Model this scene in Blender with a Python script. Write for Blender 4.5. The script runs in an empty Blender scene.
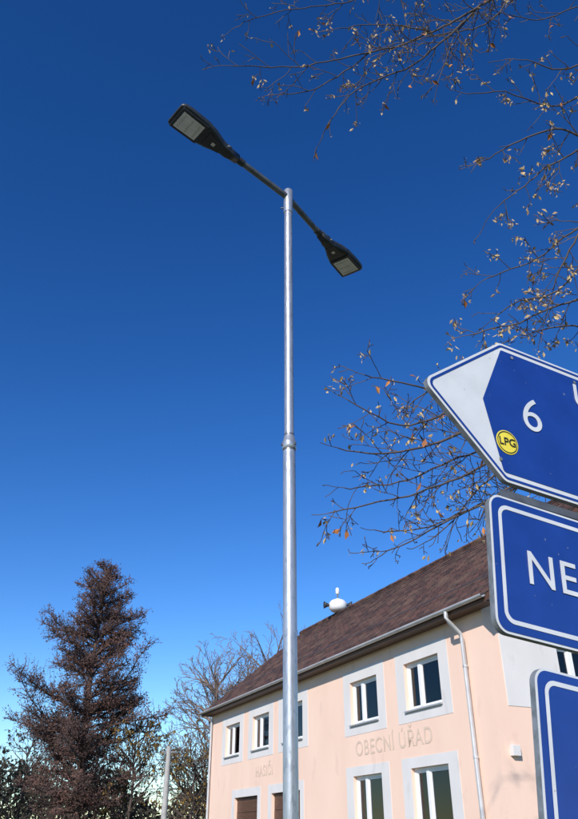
import bpy, bmesh, math, random
from mathutils import Vector, Matrix, Quaternion
R = math.radians
random.seed(7)
scene = bpy.context.scene
scene.view_settings.view_transform = 'Standard'
scene.view_settings.look = 'None'
scene.view_settings.exposure = 0

# ---------------------------------------------------------------- materials
def mat(name, c1, c2=None, scale=5.0, rough=0.8, metal=0.0, bump=0.0, bscale=None, detail=6, coat=0, spec=0.5, lo=0.35, hi=0.65, stretch=(1,1,1), specks=None):
    m = bpy.data.materials.new(name); m.use_nodes = True
    nt = m.node_tree; b = nt.nodes['Principled BSDF']
    b.inputs['Roughness'].default_value = rough
    b.inputs['Metallic'].default_value = metal
    b.inputs['Specular IOR Level'].default_value = spec
    if coat: b.inputs['Coat Weight'].default_value = coat
    tc = nt.nodes.new('ShaderNodeTexCoord')
    mp = nt.nodes.new('ShaderNodeMapping'); mp.inputs['Scale'].default_value = stretch
    nt.links.new(tc.outputs['Object'], mp.inputs['Vector'])
    if c2 is None: c2 = tuple(x*0.85 for x in c1)
    n = nt.nodes.new('ShaderNodeTexNoise'); n.inputs['Scale'].default_value = scale; n.inputs['Detail'].default_value = detail
    nt.links.new(mp.outputs[0], n.inputs['Vector'])
    r = nt.nodes.new('ShaderNodeValToRGB')
    r.color_ramp.elements[0].position = lo; r.color_ramp.elements[0].color = (*c2, 1)
    r.color_ramp.elements[1].position = hi; r.color_ramp.elements[1].color = (*c1, 1)
    nt.links.new(n.outputs['Fac'], r.inputs['Fac'])
    col = r.outputs['Color']
    if specks:   # (scale, threshold, colour, amount) : grime spots
        sc,th,sc_col,am = specks
        n3 = nt.nodes.new('ShaderNodeTexNoise'); n3.inputs['Scale'].default_value = sc; n3.inputs['Detail'].default_value = 3
        nt.links.new(mp.outputs[0], n3.inputs['Vector'])
        r3 = nt.nodes.new('ShaderNodeValToRGB')
        r3.color_ramp.elements[0].position = th; r3.color_ramp.elements[0].color=(0,0,0,1)
        r3.color_ramp.elements[1].position = th+.05; r3.color_ramp.elements[1].color=(am,am,am,1)
        nt.links.new(n3.outputs['Fac'], r3.inputs['Fac'])
        mx = nt.nodes.new('ShaderNodeMixRGB'); mx.inputs['Color2'].default_value=(*sc_col,1)
        nt.links.new(r3.outputs[0], mx.inputs['Fac']); nt.links.new(col, mx.inputs['Color1']); col = mx.outputs[0]
    nt.links.new(col, b.inputs['Base Color'])
    if bump:
        n2 = nt.nodes.new('ShaderNodeTexNoise'); n2.inputs['Scale'].default_value = bscale or scale*4; n2.inputs['Detail'].default_value = 5
        nt.links.new(mp.outputs[0], n2.inputs['Vector'])
        bp = nt.nodes.new('ShaderNodeBump'); bp.inputs['Strength'].default_value = bump; bp.inputs['Distance'].default_value = 0.02
        nt.links.new(n2.outputs['Fac'], bp.inputs['Height']); nt.links.new(bp.outputs[0], b.inputs['Normal'])
    return m

M_peach = mat('render_peach', (.86,.62,.495), (.82,.58,.46), .9, .9, bump=.15, bscale=60, specks=(2.2,.62,(.70,.49,.39),.35), stretch=(1,1,.45))
M_grey  = mat('render_grey', (.70,.67,.655), (.65,.625,.61), 1.5, .9, bump=.15, bscale=60, specks=(2.2,.62,(.52,.50,.48),.35), stretch=(1,1,.45))
M_text  = mat('letters_cream', (.68,.52,.41), (.64,.49,.39), 2, .9)
M_white = mat('window_pvc', (.80,.80,.80), (.76,.76,.77), 3, .35)
M_sill  = mat('sill_metal', (.5,.5,.5), (.42,.42,.43), 3, .4, .4)
M_curt  = mat('curtain', (.75,.75,.73), (.52,.52,.52), 6, .9, stretch=(6,1,.3))
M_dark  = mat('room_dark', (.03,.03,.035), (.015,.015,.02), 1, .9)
M_garage= mat('garage_brown', (.12,.055,.03), (.085,.038,.02), 3, .5, stretch=(1,1,12))
M_zinc  = mat('gutter_zinc', (.56,.56,.57), (.46,.46,.47), 3, .4, .3)
M_galv  = mat('galvanised_steel', (.52,.535,.56), (.40,.415,.44), 14, .34, .62, bump=.10, bscale=40, stretch=(1,1,.35), lo=.3, hi=.7, specks=(30,.58,(.30,.32,.35),.6))
M_galv2 = mat('galvanised_bracket', (.17,.175,.185), (.11,.115,.125), 12, .45, .5)
M_lbody = mat('lamp_housing_dark', (.035,.038,.043), (.025,.027,.03), 8, .42)
M_lens  = mat('lamp_lens', (.82,.81,.78), (.70,.69,.66), 12, .15, coat=.5)
M_led   = mat('led_board', (.62,.60,.52), (.5,.48,.42), 60, .5)
M_sblue = mat('sign_blue', (.010,.045,.25), (.008,.038,.215), 6, .36, coat=.2, specks=(38,.70,(.16,.18,.24),.8))
M_swhite= mat('sign_white', (.64,.65,.66), (.54,.55,.56), 5, .4, lo=.3, hi=.7, specks=(30,.69,(.30,.29,.26),.7))
M_sedge = mat('sign_edge', (.34,.35,.35), (.20,.21,.20), 20, .5, .5)
M_yel   = mat('sticker_yellow', (.80,.66,.07), (.72,.58,.05), 9, .4)
M_blk   = mat('sticker_black', (.02,.02,.02), (.015,.015,.015), 9, .4)
M_bark  = mat('linden_bark', (.13,.105,.085), (.07,.056,.046), 14, .9, bump=.4)
M_twig  = mat('linden_twig', (.105,.075,.058), (.05,.036,.03), 5, .8)
M_bract = mat('dry_bracts', (.56,.42,.21), (.28,.18,.08), 3, .8)
M_oleaf = mat('dry_leaves', (.46,.18,.04), (.26,.09,.03), 3, .8)
M_cbark = mat('conifer_bark', (.13,.08,.065), (.065,.045,.04), 6, .9)
M_cfol  = mat('larch_foliage', (.175,.088,.068), (.065,.042,.040), .7, .9, lo=.4,hi=.6)
M_btwig = mat('bare_twigs', (.25,.185,.15), (.15,.11,.09), 1.5, .9)
M_bdark = mat('dark_twigs', (.12,.085,.07), (.06,.045,.04), 1.5, .9)
M_aleaf = mat('autumn_leaves', (.30,.18,.035), (.13,.09,.028), 1.1, .9)
M_gleaf = mat('hedge_leaves', (.065,.052,.034), (.028,.028,.018), .6, .9)
M_dleaf = mat('dark_green_leaves', (.035,.04,.024), (.018,.022,.014), .8, .9)
M_conc  = mat('concrete', (.42,.41,.39), (.32,.31,.30), 5, .9)
M_grass = mat('grass', (.085,.105,.03), (.05,.065,.022), .8, .95, bump=.5, bscale=30)
M_asph  = mat('asphalt', (.06,.06,.06), (.045,.045,.047), 4, .9, bump=.3, bscale=120)
M_pave  = mat('pavement', (.30,.29,.28), (.24,.235,.225), 3, .9, bump=.2, bscale=60)
M_kerb  = mat('kerb_stone', (.36,.355,.34), (.29,.285,.27), 6, .9)
M_paint = mat('road_paint', (.75,.75,.73), (.6,.6,.58), 10, .7)

def roof_mat():
    m = bpy.data.materials.new('roof_tiles'); m.use_nodes = True
    nt = m.node_tree; b = nt.nodes['Principled BSDF']; b.inputs['Roughness'].default_value = .85
    tc = nt.nodes.new('ShaderNodeTexCoord')
    sp = nt.nodes.new('ShaderNodeSeparateXYZ'); cb = nt.nodes.new('ShaderNodeCombineXYZ')
    nt.links.new(tc.outputs['Object'], sp.inputs[0])
    nt.links.new(sp.outputs['X'], cb.inputs['X']); nt.links.new(sp.outputs['Z'], cb.inputs['Y'])
    br = nt.nodes.new('ShaderNodeTexBrick')
    br.inputs['Color1'].default_value = (.135,.060,.044,1); br.inputs['Color2'].default_value = (.045,.024,.020,1)
    br.inputs['Mortar'].default_value = (.012,.008,.007,1)
    br.inputs['Scale'].default_value = 1; br.inputs['Brick Width'].default_value = .33; br.inputs['Row Height'].default_value = .2081
    br.inputs['Mortar Size'].default_value = .020; br.inputs['Mortar Smooth'].default_value = .4
    nt.links.new(cb.outputs[0], br.inputs['Vector'])
    n = nt.nodes.new('ShaderNodeTexNoise'); n.inputs['Scale'].default_value = 1.9; n.inputs['Detail'].default_value = 8
    nt.links.new(tc.outputs['Object'], n.inputs['Vector'])
    rp = nt.nodes.new('ShaderNodeValToRGB')
    rp.color_ramp.elements[0].position=.48; rp.color_ramp.elements[0].color=(0,0,0,1)
    rp.color_ramp.elements[1].position=.8; rp.color_ramp.elements[1].color=(1,1,1,1)
    nt.links.new(n.outputs['Fac'], rp.inputs['Fac'])
    mx = nt.nodes.new('ShaderNodeMixRGB'); mx.inputs['Color2'].default_value=(.17,.105,.07,1)
    nt.links.new(rp.outputs[0], mx.inputs['Fac']); nt.links.new(br.outputs['Color'], mx.inputs['Color1'])
    nt.links.new(mx.outputs[0], b.inputs['Base Color'])
    bp = nt.nodes.new('ShaderNodeBump'); bp.inputs['Strength'].default_value=.7; bp.inputs['Distance'].default_value=.03; bp.invert=True
    nt.links.new(br.outputs['Fac'], bp.inputs['Height']); nt.links.new(bp.outputs[0], b.inputs['Normal'])
    return m
M_roof = roof_mat()

def glass_mat():
    m = bpy.data.materials.new('window_glass'); m.use_nodes=True
    nt=m.node_tree
    tr=nt.nodes.new('ShaderNodeBsdfTransparent'); gl=nt.nodes.new('ShaderNodeBsdfGlossy'); gl.inputs['Roughness'].default_value=.03
    fr=nt.nodes.new('ShaderNodeFresnel'); fr.inputs['IOR'].default_value=1.6
    mx=nt.nodes.new('ShaderNodeMixShader'); out=nt.nodes['Material Output']
    tr.inputs['Color'].default_value=(.8,.82,.82,1)
    nt.links.new(fr.outputs[0],mx.inputs[0]); nt.links.new(tr.outputs[0],mx.inputs[1]); nt.links.new(gl.outputs[0],mx.inputs[2])
    nt.links.new(mx.outputs[0],out.inputs['Surface'])
    return m
M_glass=glass_mat()

# ---------------------------------------------------------------- helpers
def link(o, parent=None):
    scene.collection.objects.link(o)
    if parent: o.parent = parent
    return o
def empty(name, loc=(0,0,0), rot=None, matrix=None):
    e = bpy.data.objects.new(name, None); e.empty_display_size=.3
    scene.collection.objects.link(e)
    e.location = loc
    if rot: e.rotation_euler = rot
    if matrix: e.matrix_world = matrix
    return e
def mesh(name, vs, fs, m, parent=None, smooth=False, mats=None, mi=None):
    me = bpy.data.meshes.new(name); me.from_pydata(vs, [], fs)
    if mats:
        for q in mats: me.materials.append(q)
        me.polygons.foreach_set('material_index', mi)
    else: me.materials.append(m)
    if smooth: me.polygons.foreach_set('use_smooth', [True]*len(me.polygons))
    me.update()
    o = bpy.data.objects.new(name, me); return link(o, parent)
def box(name, x0,x1,y0,y1,z0,z1, m, parent=None, bevel=0):
    vs=[(x,y,z) for z in (z0,z1) for y in (y0,y1) for x in (x0,x1)]
    fs=[(0,2,3,1),(4,5,7,6),(0,1,5,4),(2,6,7,3),(0,4,6,2),(1,3,7,5)]
    o=mesh(name,vs,fs,m,parent)
    if bevel:
        b=o.modifiers.new('b','BEVEL'); b.width=bevel; b.segments=2
    return o
def frame_of(t):
    t=t.normalized(); a=Vector((0,0,1)) if abs(t.z)<.9 else Vector((1,0,0))
    u=t.cross(a).normalized(); return u, t.cross(u)
def tube(vs, fs, pts, rad, sides=5, cap=True):
    n=len(pts); base=len(vs)
    for i,p in enumerate(pts):
        t = (pts[min(i+1,n-1)]-pts[max(i-1,0)])
        u,w=frame_of(t)
        for k in range(sides):
            a=2*math.pi*k/sides
            vs.append(tuple(p+(u*math.cos(a)+w*math.sin(a))*rad[i]))
    for i in range(n-1):
        for k in range(sides):
            k2=(k+1)%sides
            fs.append((base+i*sides+k, base+i*sides+k2, base+(i+1)*sides+k2, base+(i+1)*sides+k))
    if cap:   # caps have their own vertices so the long sides shade evenly
        b1=len(vs); vs.extend(vs[base:base+sides]); b2=len(vs); e0=base+(n-1)*sides; vs.extend(vs[e0:e0+sides])
        fs.append(tuple(b1+k for k in range(sides))[::-1]); fs.append(tuple(b2+k for k in range(sides)))
def tube_obj(name, pts, rad, m, parent=None, sides=24, smooth=True):
    vs=[];fs=[]; tube(vs,fs,[Vector(p) for p in pts],rad,sides); return mesh(name,vs,fs,m,parent,smooth)
def rnd(a,b): return random.uniform(a,b)
def rvec():
    return Vector((random.gauss(0,1),random.gauss(0,1),random.gauss(0,1))).normalized()

# ---------------------------------------------------------------- camera
cam_d = bpy.data.cameras.new('camera'); cam = bpy.data.objects.new('camera', cam_d); scene.collection.objects.link(cam)
F=736.0; TH=R(30.3)
cam_d.sensor_fit='VERTICAL'; cam_d.sensor_height=24; cam_d.lens=F/819*24
cam_d.clip_end=3000; cam_d.clip_start=.05
cam.location=(0,0,1.6); cam.rotation_euler=(R(90)+TH,0,0)
scene.camera=cam
cT,sT=math.cos(TH),math.sin(TH)
def bearing(px,py,D):
    """world point seen in the survey photo at px,py, D metres away along the sight axis"""
    u=(px-289)/F; v=(409.5-py)/F
    return Vector((u*D,(cT-v*sT)*D,1.6+(sT+v*cT)*D))

# ---------------------------------------------------------------- sky and sun
sun_vec=Vector((-.36,-1.0,0)).normalized()*math.cos(R(30))+Vector((0,0,math.sin(R(30))))
w=bpy.data.worlds.new('World'); scene.world=w; w.use_nodes=True
nt=w.node_tree; bg=nt.nodes['Background']
sk=nt.nodes.new('ShaderNodeTexSky'); sk.sky_type='NISHITA'; sk.sun_disc=False
sk.sun_elevation=R(30); sk.sun_rotation=math.atan2(sun_vec.x,sun_vec.y)%(2*math.pi)
sk.air_density=1.0; sk.dust_density=.1; sk.ozone_density=2.5; sk.altitude=300
hs=nt.nodes.new('ShaderNodeHueSaturation'); hs.inputs['Saturation'].default_value=1.31; hs.inputs['Hue'].default_value=.508
gm=nt.nodes.new('ShaderNodeGamma'); gm.inputs['Gamma'].default_value=1.22
nt.links.new(sk.outputs[0],hs.inputs['Color']); nt.links.new(hs.outputs[0],gm.inputs['Color'])
nt.links.new(gm.outputs[0],bg.inputs['Color']); bg.inputs['Strength'].default_value=.115
sd=bpy.data.lights.new('sun','SUN'); sd.energy=5.0; sd.angle=R(.5); sd.color=(1,.95,.88)
so=bpy.data.objects.new('sun',sd); scene.collection.objects.link(so)
so.rotation_euler=sun_vec.to_track_quat('Z','Y').to_euler(); so.location=(-10,-30,30)

# ---------------------------------------------------------------- ground, road, pavement
vs=[];fs=[]
N=60; S=1600
def gh(x,y):
    d=math.hypot(x,y)
    return max(0,(d-120))*.012 + (math.sin(x*.01)*math.cos(y*.012)*6 if d>300 else 0)
for j in range(N+1):
    for i in range(N+1):
        a=(i/N*2-1); b_=(j/N*2-1)
        x=S*a*abs(a); y=S*b_*abs(b_); vs.append((x,y,gh(x,y)))
for j in range(N):
    for i in range(N):
        k=j*(N+1)+i; fs.append((k,k+1,k+N+2,k+N+1))
mesh('ground',vs,fs,M_grass)
rot=R(24.4)
e=empty('road',(-5.2,0,0),(0,0,rot))
box('carriageway',-3.2,3.2,-40,90,-.05,.008,M_asph,e)
for i in range(22): box('centre_line_dash',-.06,.06,-38+i*6,-35+i*6,.012,.0125,M_paint,e)
e=empty('pavement',(-5.2,0,0),(0,0,rot))
box('pavement_slab',3.36,5.6,-40,90,-.05,.13,M_pave,e)
box('kerb',3.2,3.36,-40,90,-.05,.14,M_kerb,e)

# ---------------------------------------------------------------- municipal building
B=empty('municipal_building',(4.7,17.77,0),(0,0,math.atan2(-.911,.413)))
L0,L1=-19.85,-.1; DEP=9.2; EAVE=6.55; RIDGE=10.6
def wall(name,x0,x1,z0,z1,holes,y,m,parent,depth=.16,axis='x',rev=None,back=None):
    """sheet with rectangular openings and reveals. axis x: plane y=const facing -y ; axis y: plane x=const facing +x"""
    xs=sorted(set([x0,x1]+[h[0] for h in holes]+[h[1] for h in holes]))
    zs=sorted(set([z0,z1]+[h[2] for h in holes]+[h[3] for h in holes]))
    vs=[];fs=[]
    def P(a,b,z): return (a,b,z) if axis=='x' else (-b,a,z)
    def quad(*p):
        b=len(vs); vs.extend(p); fs.append((b,b+1,b+2,b+3))
    for i in range(len(xs)-1):
        for j in range(len(zs)-1):
            cx=(xs[i]+xs[i+1])/2; cz=(zs[j]+zs[j+1])/2
            if any(h[0]<cx<h[1] and h[2]<cz<h[3] for h in holes): continue
            quad(P(xs[i],y,zs[j]),P(xs[i+1],y,zs[j]),P(xs[i+1],y,zs[j+1]),P(xs[i],y,zs[j+1]))
    for h in holes:
        a,b,c,d=h; yy=y+depth
        quad(P(a,y,c),P(a,y,d),P(a,yy,d),P(a,yy,c)); quad(P(b,y,c),P(b,yy,c),P(b,yy,d),P(b,y,d))
        quad(P(a,y,d),P(b,y,d),P(b,yy,d),P(a,yy,d)); quad(P(a,y,c),P(a,yy,c),P(b,yy,c),P(b,y,c))
    if back is not None:
        quad(P(x0,y,z0),P(x0,y,z1),P(x0,back,z1),P(x0,back,z0)); quad(P(x1,y,z0),P(x1,back,z0),P(x1,back,z1),P(x1,y,z1))
        quad(P(x0,y,z1),P(x1,y,z1),P(x1,back,z1),P(x0,back,z1)); quad(P(x0,y,z0),P(x0,back,z0),P(x1,back,z0),P(x1,y,z0))
    return mesh(name,vs,fs,m,parent)
up=(4.56,5.78); lo=(1.85,3.19)
W_up=[(-3.72,-2.06),(-6.82,-5.2),(-11.9,-10.25),(-14.85,-13.2),(-17.9,-16.25)]
W_lo=[(-3.72,-2.06),(-6.82,-5.2)]
G=[(-16.6,-14.2),(-12.9,-10.5)]
holes=[(a,b,*up) for a,b in W_up]+[(a,b,*lo) for a,b in W_lo]+[(a,b,.0,3.02) for a,b in G]
wall('front_wall',L0,L1,-.1,EAVE,holes,0,M_peach,B,depth=.2)
def window(x0,x1,z0,z1,y=.2,axis='x',curt=True):
    par=B
    def bx(n,a,b,c,d,e_,f,m):
        if axis=='x': return box(n,a,b,c,d,e_,f,m,par)
        else: return box(n,-d,-c,a,b,e_,f,m,par)
    t=.07
    w_=x1-x0; xm=x0+w_*.36
    yy=y-.09
    bx('window_frame',x0,x0+t,yy,y+.02,z0,z1,M_white); bx('window_frame',x1-t,x1,yy,y+.02,z0,z1,M_white)
    bx('window_frame',x0+t,x1-t,yy,y+.02,z0,z0+t,M_white); bx('window_frame',x0+t,x1-t,yy,y+.02,z1-t,z1,M_white)
    bx('window_mullion',xm-.06,xm+.06,yy-.01,y+.02,z0+t,z1-t,M_white)
    for a,b in ((x0+t,xm-.06),(xm+.06,x1-t)):
        s=.045
        bx('sash',a,a+s,yy+.02,y+.01,z0+t,z1-t,M_white); bx('sash',b-s,b,yy+.02,y+.01,z0+t,z1-t,M_white)
        bx('sash',a+s,b-s,yy+.02,y+.01,z0+t,z0+t+s,M_white); bx('sash',a+s,b-s,yy+.02,y+.01,z1-t-s,z1-t,M_white)
        bx('glass_pane',a+s,b-s,yy+.05,yy+.056,z0+t+s,z1-t-s,M_glass)
    bx('sill',x0-.03,x1+.03,-.07 if axis=='x' else .03,yy,z0-.03,z0+.008,M_sill)
    if curt:
        vs=[];fs=[]
        n=24
        for (a,b) in ((x0+.1,x0+.1+w_*rnd(.12,.24)),(x1-.1-w_*rnd(.25,.45),x1-.1)):
            base=len(vs)
            for i in range(n+1):
                xx=a+(b-a)*i/n; q=y+.05+.02*math.sin(i*1.9)
                for zz in (z0,z1):
                    vs.append((xx,q,zz) if axis=='x' else (-q,xx,zz))
            for i in range(n): k=base+2*i; fs.append((k,k+2,k+3,k+1))
        mesh('curtain',vs,fs,M_curt,par)
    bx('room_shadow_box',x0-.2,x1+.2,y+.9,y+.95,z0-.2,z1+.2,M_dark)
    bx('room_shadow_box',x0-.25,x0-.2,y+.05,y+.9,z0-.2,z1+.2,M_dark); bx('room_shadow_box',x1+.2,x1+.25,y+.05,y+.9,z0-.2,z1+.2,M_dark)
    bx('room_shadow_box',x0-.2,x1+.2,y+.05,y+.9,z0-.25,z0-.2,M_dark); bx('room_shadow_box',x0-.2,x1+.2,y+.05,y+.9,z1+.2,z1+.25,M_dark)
for a,b in W_up: window(a,b,*up)
for a,b in W_lo: window(a,b,*lo)
for a,b in W_up:
    wall('grey_panel',a-.42,b+.42,up[0]-.28,up[1]+.33,[(a,b,*up)],-.008,M_grey,B,depth=.008,back=0)
for a,b in W_lo:
    wall('grey_panel',a-.42,b+.42,.3,lo[1]+.25,[(a,b,*lo)],-.008,M_grey,B,depth=.008,back=0)
for a,b in G:
    wall('grey_panel',a-.3,b+.3,.0,3.3,[(a,b,.0,3.02)],-.008,M_grey,B,depth=.008,back=0)
    for k in range(6): box('garage_door_panel',a,b,.12+(k%2)*.004,.2,.5*k+.01,.5*k+.495,M_garage,B)
    box('garage_door_backing',a,b,.165,.22,0,3.02,M_dark,B)
gw=[(2.15,3.55),(5.6,7.0)]
gh_=[(a,b,*up) for a,b in gw]+[(a,b,*lo) for a,b in gw]
wall('gable_wall',0,DEP,-.1,EAVE,gh_,.1,M_peach,B,depth=.2,axis='y')
for a,b in gw:
    for z in (up,lo): window(a,b,z[0],z[1],y=.3,axis='y')
wall('grey_panel',.42,8.7,up[0]-.3,up[1]+.35,[(a,b,*up) for a,b in gw],.088,M_grey,B,depth=.012,axis='y',back=.1)
slope=(RIDGE-EAVE)/(4.6+.42)
def zr(y): return EAVE+(y+.42)*slope if y<=4.6 else EAVE+(9.62-y)*slope
mesh('gable_triangle',[(-.1,0,EAVE),(-.1,DEP,EAVE),(-.1,DEP,zr(DEP)-.12),(-.1,4.6,RIDGE-.12),(-.1,0,zr(0)-.12)],[(0,1,2,3,4)],M_peach,B)
mesh('far_gable',[(L0,0,-.1),(L0,DEP,-.1),(L0,DEP,zr(DEP)-.12),(L0,4.6,RIDGE-.12),(L0,0,zr(0)-.12)],[(4,3,2,1,0)],M_peach,B)
mesh('back_wall',[(L0,DEP,-.1),(L1,DEP,-.1),(L1,DEP,EAVE+.2),(L0,DEP,EAVE+.2)],[(3,2,1,0)],M_peach,B)
mesh('front_wall_top',[(L0,0,EAVE),(L1,0,EAVE),(L1,0,EAVE+.22),(L0,0,EAVE+.22)],[(0,1,2,3)],M_peach,B)
RX0,RX1=L0-.2,.62
nr=20; vs=[];fs=[]
for side in (0,1):
    prof=[]
    for i in range(nr):
        ya=-.42+5.02*i/nr; yb=-.42+5.02*(i+1)/nr
        za=EAVE+(RIDGE-EAVE)*i/nr; zb=EAVE+(RIDGE-EAVE)*(i+1)/nr
        prof+= [(ya,za+.04),(yb,zb+.0)]
    if side: prof=[(9.2-y,z) for y,z in prof]
    base=len(vs)
    for (y,z) in prof: vs.append((RX0,y,z)); vs.append((RX1,y,z))
    for i in range(len(prof)-1):
        k=base+2*i; fs.append((k,k+1,k+3,k+2) if not side else (k+2,k+3,k+1,k))
mesh('roof_tiles',vs,fs,M_roof,B)
for x in (RX0,RX1-.06):
    vs=[(x,-.42,EAVE-.16),(x,-.42,EAVE+.0),(x,4.6,RIDGE-.0),(x,9.62,EAVE+.0),(x,9.62,EAVE-.16),(x,4.6,RIDGE-.16)]
    vs+= [(a+.06,b,c) for a,b,c in vs]
    fs=[(0,1,2,5),(5,2,3,4),(6,11,8,7),(11,10,9,8),(0,5,11,6),(5,4,10,11),(0,6,7,1)]
    mesh('verge_board',vs,fs,M_garage,B)
vs=[];fs=[]; tube(vs,fs,[Vector((RX0+i*(RX1-RX0)/50,4.6,RIDGE+.02+(.012 if i%2 else 0))) for i in range(51)],[.11]*51,10); mesh('ridge_cap',vs,fs,M_roof,B)
box('soffit',RX0+.06,RX1-.06,-.38,-.001,EAVE-.13,EAVE-.09,M_garage,B)
box('fascia',RX0+.06,RX1-.06,-.42,-.38,EAVE-.15,EAVE+.01,M_garage,B)
vs=[];fs=[]
n=8
for x in (RX0-.02,RX1+.02):
    for i in range(n+1):
        a=math.pi+math.pi*i/n; vs.append((x,-.5+.075*math.cos(a),EAVE+.0+.075*math.sin(a)))
    for i in range(n+1):
        a=math.pi+math.pi*i/n; vs.append((x,-.5+.068*math.cos(a),EAVE+.0+.068*math.sin(a)))
m_=2*(n+1)
for i in range(n):
    fs.append((i,i+m_,i+1+m_,i+1)); fs.append((n+1+i,n+2+i,n+2+i+m_,n+1+i+m_))
fs.append((0,n+1,n+1+m_,m_)); fs.append((n,n+m_,2*n+1+m_,2*n+1))
mesh('gutter',vs,fs,M_zinc,B,True)
tube_obj('downpipe',[(-.85,-.5,EAVE-.06),(-.85,-.5,EAVE-.2),(-.85,-.44,EAVE-.3),(-.85,-.14,EAVE-.55),(-.85,-.09,EAVE-.7),(-.85,-.09,.05)],[.055]*6,M_zinc,B,14)
for z in (1.2,3.2,5.2): tube_obj('downpipe_clamp',[(-.85,-.09,z),(-.85,-.09,z+.05)],[.066]*2,M_zinc,B,14)
tube_obj('downpipe.far',[(-19.6,-.09,EAVE-.3),(-19.6,-.09,.05)],[.05]*2,M_zinc,B,10)
for z_ in (.9,):
    yy=-.42+z_; tube_obj('snow_guard',[(RX0+.2,yy,zr(yy)+.12),(RX1-.2,yy,zr(yy)+.12)],[.010]*2,M_galv2,B,6)
box('wall_box',-.1,.02,.28,.5,3.2,3.42,M_grey,B,.01)
def text(name,s,size,m,parent,matrix,extrude=.001,offset=0,align='CENTER',space=1.0):
    c=bpy.data.curves.new(name,'FONT'); c.body=s; c.size=size; c.extrude=extrude; c.offset=offset
    c.align_x=align; c.align_y='CENTER'; c.space_character=space
    c.materials.append(m); o=bpy.data.objects.new(name,c); link(o,parent); o.matrix_local=matrix; return o
text('letters_hasici','HASIČI',.5,M_text,B,Matrix.Translation((-13.6,-.006,3.78))@Matrix.Rotation(R(90),4,'X'),.003,space=1.1,offset=.008)
text('letters_obecni_urad','OBECNÍ ÚŘAD',.56,M_text,B,Matrix.Translation((-4.6,-.006,3.88))@Matrix.Rotation(R(90),4,'X'),.003,space=1.1,offset=.006)

# ---- siren on the ridge
rr=Vector((4.7,17.77,0))+Vector((-.413,.911,0))*16+Vector((.911,.413,0))*4.6
Sx=empty('warning_siren',(rr.x,rr.y,RIDGE))
tube_obj('mast',[(0,0,-.3),(0,0,1.0)],[.035]*2,M_galv2,Sx,10)
def lathe(name,prof,m,parent,axis=None,n=24,loc=(0,0,0)):
    vs=[];fs=[]
    for r_,z in prof:
        for k in range(n):
            a=2*math.pi*k/n; vs.append((r_*math.cos(a),r_*math.sin(a),z))
    for i in range(len(prof)-1):
        for k in range(n):
            k2=(k+1)%n; fs.append((i*n+k,i*n+k2,(i+1)*n+k2,(i+1)*n+k))
    fs.append(tuple(range(n))[::-1]); fs.append(tuple((len(prof)-1)*n+k for k in range(n)))
    o=mesh(name,vs,fs,m,parent,True); o.location=loc
    if axis: o.rotation_euler=Vector(axis).to_track_quat('Z','Y').to_euler()
    return o
lathe('siren_head',[(.05,.12),(.30,.15),(.42,.28),(.43,.50),(.32,.64),(.12,.72),(.05,.76)],M_white,Sx)
for a in (190,350,90):
    d=Vector((math.cos(R(a)),math.sin(R(a)),0))
    lathe('horn',[(.05,0),(.07,.1),(.11,.2),(.17,.3),(.16,.3),(.05,.12)],M_lbody,Sx,axis=d,loc=d*.36+Vector((0,0,.42)),n=14)
lathe('beacon',[(.05,.95),(.09,.97),(.09,1.2),(.05,1.26)],M_white,Sx,n=12)

# ---------------------------------------------------------------- street lamp
LP=empty('street_lamp',(0.02,6.07,0))
top=Vector((-.03,0,8.0))
def ax(z): return Vector((-.03*z/8.0,0,z))
tube_obj('pole_lower',[ax(0),ax(4.76)],[.0585,.0575],M_galv,LP,32)
tube_obj('pole_joint',[ax(4.715),ax(4.72),ax(4.79),ax(4.80),ax(4.86)],[.060,.066,.066,.060,.047],M_galv,LP,32)
tube_obj('joint_gap',[ax(4.70),ax(4.715)],[.0592,.0592],M_galv2,LP,32)
tube_obj('joint_ring',[ax(4.86),ax(4.875)],[.0478,.0478],M_galv2,LP,32)
for a in (200,320,80):
    d=Vector((math.cos(R(a)),math.sin(R(a)),0)); tube_obj('joint_screw',[ax(4.755)+d*.05,ax(4.755)+d*.080],[.009]*2,M_galv2,LP,6)
tube_obj('pole_upper',[ax(4.8),ax(7.98)],[.0465,.0445],M_galv,LP,32)
tube_obj('bracket_socket',[ax(7.72),ax(7.725),ax(8.06),ax(8.08)],[.05,.053,.053,.04],M_galv,LP,24)
tube_obj('clamp_bolt',[ax(7.8)+Vector((-.085,0,0)),ax(7.8)+Vector((.02,0,0))],[.008]*2,M_galv2,LP,8)
box('base_flange',-.17,.17,-.17,.17,.0,.16,M_galv2,LP,.01)
box('service_door',-.035,.035,-.062,-.04,.6,1.0,M_galv2,LP,.004)
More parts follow.
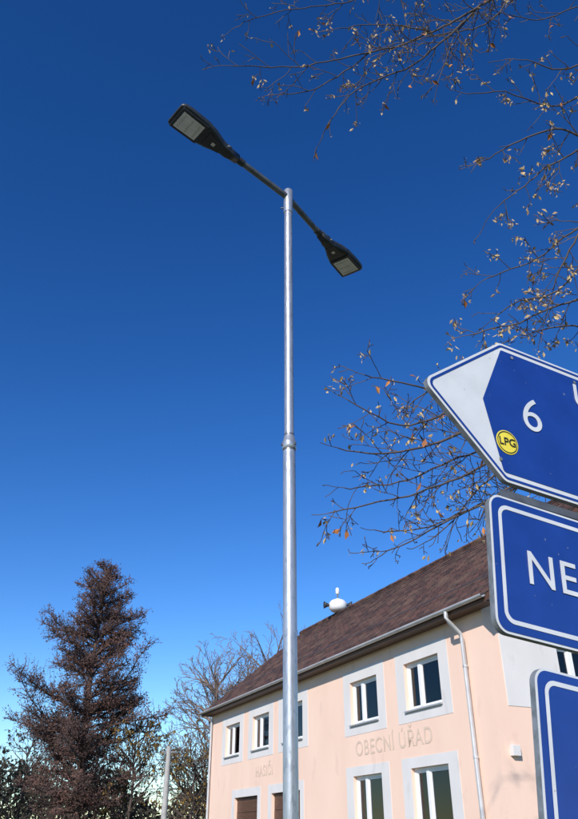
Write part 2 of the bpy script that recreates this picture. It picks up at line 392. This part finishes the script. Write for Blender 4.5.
def luminaire(arm_end, L):
    d=arm_end.copy(); p0=top+Vector((0,0,-.04))
    dv=(d).normalized()
    tube_obj('arm',[p0+dv*0.0,p0+dv*L],[.036,.034],M_galv2,LP,18)
    tube_obj('arm_collar',[p0+dv*(L-.14),p0+dv*(L-.02)],[.042,.042],M_lbody,LP,18)
    x=dv; y=Vector((0,0,1)).cross(x).normalized(); z=x.cross(y)
    Mx=Matrix((( x.x,y.x,z.x,0),(x.y,y.y,z.y,0),(x.z,y.z,z.z,0),(0,0,0,1)))
    o0=p0+dv*(L-.06)
    Mx=Matrix.Translation(o0)@Mx
    e_=bpy.data.objects.new('luminaire',None); link(e_,LP); e_.matrix_local=Mx
    st=[(0,.045,-.045,.045),(.10,.05,-.05,.05),(.13,.062,-.052,.055),(.20,.062,-.05,.055),(.26,.08,-.05,.06),(.36,.12,-.045,.062),(.48,.150,-.04,.055),(.70,.162,-.036,.045),(.78,.160,-.034,.03),(.815,.145,-.032,.015),(.825,.12,-.028,.0)]
    vs=[];fs=[];n=24
    for (X,wd,zb,zt) in st:
        for k in range(n):
            a=2*math.pi*k/n; c,s=math.cos(a),math.sin(a)
            pw=.45
            yy=wd*math.copysign(abs(c)**pw,c); zz=(zt+zb)/2+(zt-zb)/2*math.copysign(abs(s)**pw,s)
            vs.append((X,yy,zz))
    for i in range(len(st)-1):
        for k in range(n):
            k2=(k+1)%n; fs.append((i*n+k,i*n+k2,(i+1)*n+k2,(i+1)*n+k))
    fs.append(tuple(range(n))[::-1]); fs.append(tuple((len(st)-1)*n+k for k in range(n)))
    mesh('housing',vs,fs,M_lbody,e_,True)
    def plate(name,x0,x1,w0,w1,z0,z1,m,r=.02):
        pts=[(x0,-w0),(x1,-w1),(x1,w1),(x0,w0)]
        vs=[(a,b,z0) for a,b in pts]+[(a,b,z1) for a,b in pts]
        o=mesh(name,vs,[(3,2,1,0),(4,5,6,7),(0,1,5,4),(1,2,6,5),(2,3,7,6),(3,0,4,7)],m,e_)
        b=o.modifiers.new('b','BEVEL'); b.segments=3; b.limit_method='NONE'; b.width=.003; return o
    plate('lens_frame',.47,.795,.137,.142,-.050,-.036,M_lbody)
    plate('lens',.50,.765,.105,.110,-.056,-.0503,M_lens)
    for i in range(3):
        for j in range(6):
            lathe('led',[(.009,-.059),(.011,-.0563)],M_led,e_,n=8,loc=(.53+i*.095+.01,-.075+j*.03,0))
    plate('driver_cover',.22,.42,.055,.09,-.054,-.046,M_lbody)
    plate('label',.30,.34,.02,.02,-.0565,-.0545,M_lens)
    for j in range(7): box('cooling_fin',.42,.74,-.11+j*.036,-.102+j*.036,.035,.07-.0,M_lbody,e_)
    lathe('photocell_socket',[(.04,.05),(.04,.085),(.03,.095)],M_sedge,e_,n=16,loc=(.3,0,0))
    tube_obj('hinge_bolt',[(.165,-.075,0),(.165,.075,0)],[.014]*2,M_sedge,e_,8)
luminaire(Vector((-1.23,-1.05,.20)),.80)
luminaire(Vector((.79,1.20,.0)),.76)

# ---------------------------------------------------------------- direction signs
phi,rho=R(65),R(5.3)
h=Vector((math.sin(phi),math.cos(phi),0)); zz=Vector((0,0,1))
a_=math.cos(rho)*h-math.sin(rho)*zz; b_=math.sin(rho)*h+math.cos(rho)*zz; n_=a_.cross(b_)
Q=Vector((.815,2.90,2.584))
SM=Matrix(((a_.x,b_.x,n_.x,Q.x),(a_.y,b_.y,n_.y,Q.y),(a_.z,b_.z,n_.z,Q.z),(0,0,0,1)))
def inset(poly,d):
    n=len(poly); out=[]
    for i in range(n):
        p=Vector(poly[i]);a=Vector(poly[i-1]);c=Vector(poly[(i+1)%n])
        e1=(p-a).normalized(); e2=(c-p).normalized()
        n1=Vector((-e1.y,e1.x)); n2=Vector((-e2.y,e2.x))
        bis=(n1+n2); k=d/(1+n1.dot(n2)); out.append(p+bis*k)
    return out
def rounded(poly,r,seg=8):
    n=len(poly); out=[]
    for i in range(n):
        p=Vector(poly[i]);a=Vector(poly[i-1]);c=Vector(poly[(i+1)%n])
        u=(a-p).normalized(); v=(c-p).normalized(); ang=u.angle(v)
        rr_=r[i] if isinstance(r,(list,tuple)) else r
        t=rr_/math.tan(ang/2); A=p+u*t; C=p+v*t
        ce=p+(u+v).normalized()*(rr_/math.sin(ang/2))
        s0=A-ce; s1=C-ce; tot=s0.angle_signed(s1) if rr_>1e-6 else 0
        for k in range(seg+1):
            q=s0.copy(); q.rotate(Matrix.Rotation(-tot*k/seg,2)); out.append(ce+q)
    return out
def sheet(name,pts,z,m,parent,thick=0,edge=None):
    n=len(pts)
    vs=[(p[0],p[1],z) for p in pts]; fs=[tuple(range(n))]
    if thick:
        vs+=[(p[0],p[1],z-thick) for p in pts]; fs.append(tuple(range(n,2*n))[::-1])
        for i in range(n): fs.append((i,i+n,(i+1)%n+n,(i+1)%n))
        return mesh(name,vs,fs,None,parent,mats=[m,edge or m],mi=[0]+[1]*(n+1))
    return mesh(name,vs,fs,m,parent)
def ring(name,p0,p1,z,m,parent):
    n=len(p0); vs=[(p[0],p[1],z) for p in p0]+[(p[0],p[1],z) for p in p1]
    fs=[(i,(i+1)%n,(i+1)%n+n,i+n) for i in range(n)]
    return mesh(name,vs,fs,m,parent)
def T(x,y,z=0,rz=0): return Matrix.Translation((x,y,z))@Matrix.Rotation(rz,4,'Z')
XR=1.95
s1=empty('direction_sign',matrix=SM)
P1=[(-.305,.79),(.12,.395),(XR,.395),(XR,1.18),(.15,1.18)]
rad=[.045,.05,.05,.05,.05]
sheet('plate',rounded(P1,rad),0,M_swhite,s1,.028,M_sedge)
ring('outer_line',rounded(inset(P1,.012),[x-.008 for x in rad]),rounded(inset(P1,.024),[x-.016 for x in rad]),.002,M_sblue,s1)
PB=[(.025,.80),(.115,.440),(XR-.05,.440),(XR-.05,1.135),(.155,1.135)]
sheet('blue_field',rounded(PB,[.004,.02,.03,.03,.012]),.002,M_sblue,s1)
text('route_number','6',.265,M_swhite,s1,T(.31,.795,.005),offset=-.001)
text('town_name','UHLAVA',.20,M_swhite,s1,T(.595,1.02,.005),offset=.0,align='LEFT')
text('town_name','KLATOVY',.20,M_swhite,s1,T(.625,.66,.005),offset=.0,align='LEFT')
def disc(name,x,y,r0,r1,z,m,parent,n=40):
    o=[(x+r1*math.cos(2*math.pi*i/n),y+r1*math.sin(2*math.pi*i/n)) for i in range(n)]
    if r0: ring(name,o,[(x+r0*math.cos(2*math.pi*i/n),y+r0*math.sin(2*math.pi*i/n)) for i in range(n)],z,m,parent)
    else: sheet(name,o,z,m,parent)
disc('lpg_sticker',.145,.60,0,.062,.0045,M_yel,s1); disc('lpg_ring',.145,.60,.052,.056,.0065,M_blk,s1)
text('lpg_letters','LPG',.056,M_blk,s1,T(.145,.60,.0075,R(4)),offset=.0)
for (x,y) in ((.10,.50),(.62,.46),(.62,1.11),(.22,1.11)): disc('rivet',x,y,0,.009,.006,M_sedge,s1,12)
def rect_sign(x0,y0,y1,label,lx,ly,tilt=0):
    piv=Matrix.Translation((x0,(y0+y1)/2,0))
    s=empty('direction_sign',matrix=SM@piv@Matrix.Rotation(-tilt,4,'Z')@piv.inverted())
    P=[(x0,y0),(XR,y0),(XR,y1),(x0,y1)]
    sheet('plate',rounded(P,.06),0,M_swhite,s,.03,M_sedge)
    sheet('blue_field',rounded(inset(P,.010),.050),.002,M_sblue,s)
    ring('border_line',rounded(inset(P,.042),.05),rounded(inset(P,.060),.035),.004,M_swhite,s)
    text('town_name',label,.21,M_swhite,s,T(lx,ly,.0055),offset=.0005,align='LEFT',space=1.1)
    return s
rect_sign(.018,-.285,.315,'NEPOMUK',.185,.01,R(.6))
rect_sign(.175,-1.00,-.385,'PLÁNICE',.42,-.72,R(1.6))
for x in (.85,1.65):
    p=SM@Vector((x,0,-.085)); e=empty('sign_post',(p.x,p.y,0))
    d=b_.copy()
    tube_obj('post',[Vector((0,0,0))-Vector((d.x,d.y,0))*2.4, Vector((d.x,d.y,0))*1.35+Vector((0,0,3.95))],[.038]*2,M_galv,e,20)
    for yy in (.95,.6,.15,-.15,-.6,-.85):
        q=SM@Vector((x,yy,-.085))-Vector((p.x,p.y,0)); tube_obj('clamp',[q-b_*.02,q+b_*.02],[.046]*2,M_galv2,e,16)
for k,(y,xa) in enumerate(((.46,.3),(1.08,.35),(.25,.2),(-.23,.2),(-.46,.4),(-.95,.4),(.355,.12))):
    vs=[(x,yy,z) for z in (-.032,-.046) for yy in (y-.018,y+.018) for x in (xa,XR-.1)]
    mesh('rail',vs,[(0,1,3,2),(4,6,7,5),(0,4,5,1),(2,3,7,6),(0,2,6,4),(1,5,7,3)],M_galv2,s1)

# ---------------------------------------------------------------- trees
def catmull(P,step=.14):
    out=[]
    for i in range(len(P)-1):
        p0=P[max(i-1,0)];p1=P[i];p2=P[i+1];p3=P[min(i+2,len(P)-1)]
        n=max(2,int((p2-p1).length/step))
        for k in range(n):
            t=k/n
            out.append(.5*((2*p1)+(p2-p0)*t+(2*p0-5*p1+4*p2-p3)*t*t+(3*p1-p0-3*p2+p3)*t**3))
    out.append(P[-1]); return out
class Tree:
    def __init__(s): s.v=[];s.f=[];s.lv=[];s.lf=[];s.ov=[];s.of=[]
    def leaf(s,p,size,which=0,hang=True):
        lv,lf=(s.lv,s.lf) if which==0 else (s.ov,s.of)
        d=(rvec()+Vector((0,0,-1.0 if hang else 0))).normalized(); w_=d.cross(rvec()).normalized()
        k=d.cross(w_)
        b=len(lv); L=size; W=size*rnd(.3,.6)
        lv.extend([tuple(p),tuple(p+d*L*.5+w_*W*.5+k*W*.2),tuple(p+d*L),tuple(p+d*L*.5-w_*W*.5+k*W*.2)])
        lf.append((b,b+1,b+2)); lf.append((b,b+2,b+3))
    def grow(s,p,d,L,r,lvl,maxl,opt):
        seg=max(3,int(L/opt['step'])); pts=[p.copy()];rad=[r]
        dd=d.normalized(); st=L/seg
        kids=[]
        for i in range(seg):
            dd=(dd+rvec()*opt['wander']+Vector((0,0,opt['trop'])) ).normalized()
            pts.append(pts[-1]+dd*st); rad.append(max(opt['rmin'],r*(1-(i+1)/seg*.8)))
            if lvl<maxl and (i>=1 or lvl>0) and i<seg and random.random()<opt['dens']:
                kids.append((pts[-1].copy(),dd.copy(),(1-(i/seg)*.6),rad[-1]))
        tube(s.v,s.f,pts,rad,opt.get('sides',3) if lvl>0 else 6,False)
        if lvl>=maxl-1 and opt.get('leaf',0):
            for q in pts[1:]:
                if random.random()<opt['leaf']:
                    for _ in range(random.choice((1,1,2,3))): s.leaf(q+rvec()*.03,opt['ls']*rnd(.45,1.35))
                elif random.random()<opt.get('oleaf',0): s.leaf(q,opt['ls']*1.9,1)
        for (q,t,k,rr_) in kids:
            u,w_=frame_of(t); a=rnd(0,6.28); side=(u*math.cos(a)+w_*math.sin(a))
            ang=R(rnd(*opt['ang'])); nd=t*math.cos(ang)+side*math.sin(ang)
            s.grow(q,nd,L*k*rnd(*opt['ratio']),rr_*.70,lvl+1,maxl,opt)
    def build(s,root,m,ml,mo=None,name='branches'):
        mesh(name,s.v,s.f,m,root,True)
        if s.lv: mesh('leaves',s.lv,s.lf,ml,root)
        if s.ov: mesh('brown_leaves',s.ov,s.of,mo or ml,root)

LT=Tree()
opt=dict(step=.065,wander=.22,trop=.0,rmin=.0040,dens=.56,sides=3,leaf=.15,ls=.052,ang=(28,65),ratio=(.42,.72),oleaf=.012)
trunk_base=Vector((5.6,7.2,0))
tr=[trunk_base,trunk_base+Vector((.05,.05,2)),trunk_base+Vector((-.05,.1,4)),trunk_base+Vector((.05,0,7)),trunk_base+Vector((.3,.2,10)),trunk_base+Vector((.5,.2,13))]
tp=catmull(tr,.4)
tv=[];tf=[]; tube(tv,tf,tp,[.24*(1-i/len(tp))+.02+(.1 if i==0 else 0) for i in range(len(tp))],14,True)
def guided(pix,r0,dens,kl,leafm=1.0,droop=0.0,start=None,r1=.005,tip=.6):
    pts=[bearing(*q) for q in pix]
    if start is not None: pts=[start]+pts
    c=catmull(pts,.09); n=len(c)
    off=Vector((0,0,0)); cc=[]
    for i,q in enumerate(c):
        off=off*.8+rvec()*.013; cc.append(q+off if 0<i<n-1 else q)
    c=cc
    rad=[r0+(r1-r0)*(i/(n-1))**.75 for i in range(n)]
    tube(LT.v,LT.f,c,rad,6,True)
    o=dict(opt); o['leaf']=opt['leaf']*leafm; o['trop']=droop
    alt=1
    for i in range(3,n-1):
        fr=i/n
        if c[i].x/max(.1,c[i].y) > 1.2: continue
        if random.random()<dens:
            t=(c[i+1]-c[i]).normalized(); u=t.cross(Vector((.15,.8,.5))).normalized()
            alt=-alt
            side=(u*alt+rvec()*.55).normalized(); ang=R(rnd(30,62))
            LT.grow(c[i],t*math.cos(ang)+side*math.sin(ang),kl*(1-.62*fr)*rnd(.5,1.3),rad[i]*.5+.002,1,3,o)
    LT.grow(c[-1],(c[-1]-c[-3]),kl*tip,r1,1,3,o)
def tk(z): 
    k=z/13*(len(tp)-1); return tp[int(k)]
guided([(640,-120,9.6),(560,-50,9.2),(480,5,8.9),(430,32,8.6),(370,52,8.4),(300,68,8.2),(232,66,8.0)],.045,.62,.84,start=tk(8),tip=.4)
guided([(480,5,8.9),(420,62,8.5),(365,85,8.3),(335,115,8.2),(322,138,8.1)],.016,.58,.60,tip=.4)
guided([(620,-80,9.8),(520,-30,9.6),(430,-22,9.4),(350,2,9.2),(285,12,9.0),(240,26,8.9)],.028,.5,.65,start=tk(9),tip=.4)
guided([(480,5,8.9),(455,35,8.7),(445,65,8.5),(438,85,8.4)],.010,.55,.42)
guided([(430,32,8.6),(380,22,8.6),(340,28,8.5)],.010,.55,.5)
guided([(370,52,8.4),(330,80,8.3),(300,92,8.2),(275,95,8.2)],.009,.5,.45,tip=.4)
guided([(650,20,8.6),(590,5,8.4),(545,20,8.2),(510,15,8.0)],.02,.65,.6,start=tk(8))
guided([(520,-30,9.6),(490,20,9.2),(400,45,9.0),(352,88,8.9)],.012,.5,.5)
guided([(680,130,8.2),(600,95,8.0),(550,108,7.9),(505,92,7.8),(468,94,7.7)],.03,.68,.6,1.6,start=tk(7),tip=.4)
guided([(650,60,8.2),(600,60,8.0),(560,70,7.9),(520,60,7.8)],.02,.65,.55,1.6)
guided([(690,200,8.0),(610,150,7.9),(560,160,7.7),(525,185,7.5),(500,205,7.4)],.03,.7,.6,2.2,start=tk(6.4))
guided([(600,150,7.9),(560,130,7.8),(520,140,7.7),(485,160,7.6)],.016,.65,.5,2.0)
guided([(700,260,8.0),(620,215,7.7),(570,235,7.6),(530,262,7.5),(488,278,7.4)],.03,.7,.6,2.4,start=tk(6))
guided([(720,320,7.8),(630,290,7.5),(575,300,7.4),(520,322,7.3),(470,335,7.2)],.03,.7,.55,2.4,start=tk(5.6),tip=.4)
guided([(640,170,7.5),(590,215,7.4),(560,270,7.2),(545,320,7.1)],.018,.68,.5,2.4)
guided([(660,240,7.9),(600,250,7.7),(560,290,7.6),(520,300,7.5),(495,318,7.5)],.018,.68,.5,2.6)
guided([(660,340,7.9),(600,330,7.7),(560,325,7.6),(520,335,7.5)],.018,.68,.5,2.6)
guided([(720,400,7.6),(620,390,7.2),(540,400,7.0),(470,398,6.9),(420,388,6.8),(365,375,6.7)],.045,.64,.66,1.3,start=tk(4.9),tip=.35)
guided([(540,400,7.0),(480,425,6.9),(430,445,6.8),(380,452,6.7),(338,448,6.6)],.022,.64,.64,1.0,tip=.3)
guided([(700,450,7.4),(600,440,7.0),(520,450,6.8),(450,480,6.6),(390,500,6.5),(330,513,6.4)],.034,.64,.66,.8,start=tk(4.6),tip=.25)
guided([(600,440,7.0),(520,480,6.8),(460,515,6.6),(415,540,6.5),(382,555,6.4)],.02,.64,.6,.6,tip=.3)
guided([(520,450,6.8),(480,490,6.7),(455,520,6.6),(430,540,6.5)],.012,.6,.5,.6,tip=.4)
guided([(470,398,6.9),(440,415,6.8),(400,425,6.7),(372,412,6.6),(348,400,6.6)],.012,.62,.5,1.2,tip=.35)
guided([(540,430,7.3),(460,455,7.2),(400,480,7.1),(345,488,7.0)],.014,.62,.6,.8,tip=.3)
guided([(560,470,7.3),(480,505,7.2),(430,525,7.1),(375,530,7.0)],.014,.62,.55,.6,tip=.3)
guided([(540,380,7.3),(490,375,7.2),(440,385,7.1),(410,405,7.1)],.014,.62,.5,1.6,tip=.4)
o2=dict(opt); o2.update(step=.22,rmin=.004,dens=.5,wander=.14,leaf=.12,trop=.02)
for i in range(26):
    z=rnd(4.5,12.5); a=rnd(-60,75)
    LT.grow(tk(z),Vector((math.cos(R(a)),math.sin(R(a)),rnd(.1,.9))),rnd(2.2,4.2)*(1.1-z/18),.05,0,3,o2)
root=empty('linden_tree'); LT.build(root,M_twig,M_bract,M_oleaf); mesh('trunk',tv,tf,M_bark,root,True)

# -- tall larch on the left
random.seed(12)
CT=Tree(); cx,cy=-11.5,45.0; H=16.7
root=empty('larch_tree',(0,0,0))
tv=[];tf=[]
tp2=[Vector((cx+.12*math.sin(z*.5),cy,z)) for z in [0,1,2,4,6,8,10,12,14,15.6,H]]
tube(tv,tf,tp2,[.34,.28,.26,.24,.21,.18,.14,.10,.06,.03,.01],10,True); mesh('trunk',tv,tf,M_cbark,root,True)
prof=[(3.2,2.2),(4.5,3.6),(6,4.1),(8,4.7),(9.5,4.4),(11,3.6),(12.5,3.4),(13.8,2.6),(15,2.0),(16,1.2),(16.7,.2)]
def pw(z):
    for (a,ra),(b,rb) in zip(prof,prof[1:]):
        if a<=z<=b: return ra+(rb-ra)*(z-a)/(b-a)
    return .2
z=3.3
while z<16.5:
    for k in range(random.choice((1,2,2,3,4))):
        a=rnd(0,6.283); L=pw(z)*rnd(.5,1.08)
        if random.random()<.16: L*=1.15
        upw=.15+.05*z*.9
        d=Vector((math.cos(a),math.sin(a),rnd(.0,.4)+upw*.6))
        p=Vector((cx,cy,z-L*.3+rnd(-.15,.15))); n=max(4,int(L/.3)); pts=[p]; dd=d.normalized()
        for i in range(n):
            dd=(dd+rvec()*.16+Vector((0,0,.06 if i>n*.5 else -.04))).normalized(); pts.append(pts[-1]+dd*L/n)
        tube(CT.v,CT.f,pts,[.055*(1-i/len(pts))+.012 for i in range(len(pts))],4,False)
        for i in range(1,len(pts)):
            fr=i/len(pts)
            if fr<.15: continue
            for s_ in range(6):
                sd_=(dd.cross(Vector((0,0,1))).normalized()*random.choice((-1,1))*.8+dd*.5+rvec()*.9+Vector((0,0,.28))).normalized()
                sl=L*.25*(1.25-fr)*rnd(.5,1.5)+.24
                q=[pts[i],pts[i]+sd_*sl*.5+rvec()*.05,pts[i]+sd_*sl+Vector((0,0,rnd(-.05,.15)))]
                tube(CT.v,CT.f,q,[.016,.013,.009],3,False)
                for m_ in range(int(3+sl*9)):
                    t_=rnd(.1,1.05); pp=pts[i]+sd_*sl*t_+rvec()*rnd(0,.2)
                    CT.leaf(pp,rnd(.06,.16),0,False)
    z+=rnd(.14,.30)
CT.build(root,M_cbark,M_cfol)

# -- deciduous trees beyond the building
def bare_tree(name,x,y,Ht,spread,m,leafm=None,leaf=0,ls=.12,seed=1,maxl=4,n=13,r=.2,rmin=.011,dens=.62):
    random.seed(seed)
    t=Tree(); root=empty(name,(0,0,0))
    o=dict(step=Ht*.035,wander=.16,trop=.05,rmin=rmin,dens=dens,sides=3,leaf=leaf,ls=ls,ang=(22,55),ratio=(.45,.72))
    pts=[Vector((x,y,0))]
    for i in range(8): pts.append(pts[-1]+Vector((rnd(-.12,.12),rnd(-.12,.12),Ht*.8/8)))
    tube(t.v,t.f,pts,[r*(1-i/9.5) for i in range(9)],8,False)
    for i in range(n):
        k=rnd(.22,1.0); idx=min(7,int(k*8)); p=pts[idx].lerp(pts[idx+1],k*8-idx if idx<8 else 0)
        a=i*2.4+rnd(-.4,.4)
        t.grow(p,Vector((math.cos(a)*spread,math.sin(a)*spread,rnd(.5,1.1))),Ht*.36*(1.15-.55*k)*rnd(.8,1.1),r*.4,1,maxl,o)
    t.build(root,m,leafm or m)
bare_tree('bare_tree',-4.4,48,12.8,1.1,M_btwig,seed=3,n=38,dens=.9,rmin=.014)
bare_tree('bare_tree',-1.1,52,14.8,1.0,M_btwig,seed=11,n=34,dens=.88,rmin=.014)
bare_tree('bare_tree',-3.0,56,14.2,1.1,M_btwig,seed=12,n=30,dens=.85,rmin=.014)
bare_tree('broadleaf_tree',-20.5,50,9.4,.9,M_bdark,M_dleaf,.4,.22,seed=5,n=24,r=.16,dens=.8)
bare_tree('broadleaf_tree',-17.6,55,8.6,1.0,M_bdark,M_dleaf,.35,.2,seed=8,n=20,r=.14,dens=.78)
bare_tree('autumn_tree',-8.6,46,8.8,.8,M_bdark,M_aleaf,.6,.16,seed=9,n=20,r=.13,dens=.74)
bare_tree('autumn_tree',-5.7,46,7.2,.8,M_bdark,M_aleaf,.4,.16,seed=15,n=18,r=.1,dens=.74)
bare_tree('autumn_tree',-14.2,51,6.8,1.0,M_bdark,M_gleaf,.5,.18,seed=21,n=16,r=.1,dens=.7)
bare_tree('autumn_tree',-10.6,53,7.0,1.0,M_bdark,M_gleaf,.5,.18,seed=22,n=14,r=.1,dens=.7)

random.seed(4)
D=Tree()
for i in range(36000):
    x=rnd(-70,40); y=82+rnd(-6,6)
    top_=6.4+1.5*math.sin(x*.23+1)+1.1*math.sin(x*.61)+.6*math.sin(x*1.7)
    zz_=top_*random.random()**.7
    D.leaf(Vector((x,y,zz_)),rnd(.35,.8),0,False)
for i in range(160):
    x=rnd(-70,40); p=Vector((x,82+rnd(-4,4),0)); tube(D.v,D.f,[p,p+Vector((rnd(-.5,.5),0,rnd(4,7)))],[.12,.03],4,False)
root=empty('distant_trees'); D.build(root,M_bdark,M_gleaf)

U=empty('utility_pole',(-5.95,40,0))
tube_obj('concrete_post',[(0,0,0),(0,0,5.6)],[.17,.12],M_conc,U,12)
box('cross_arm',-.35,.35,-.05,.05,5.3,5.38,M_galv2,U)
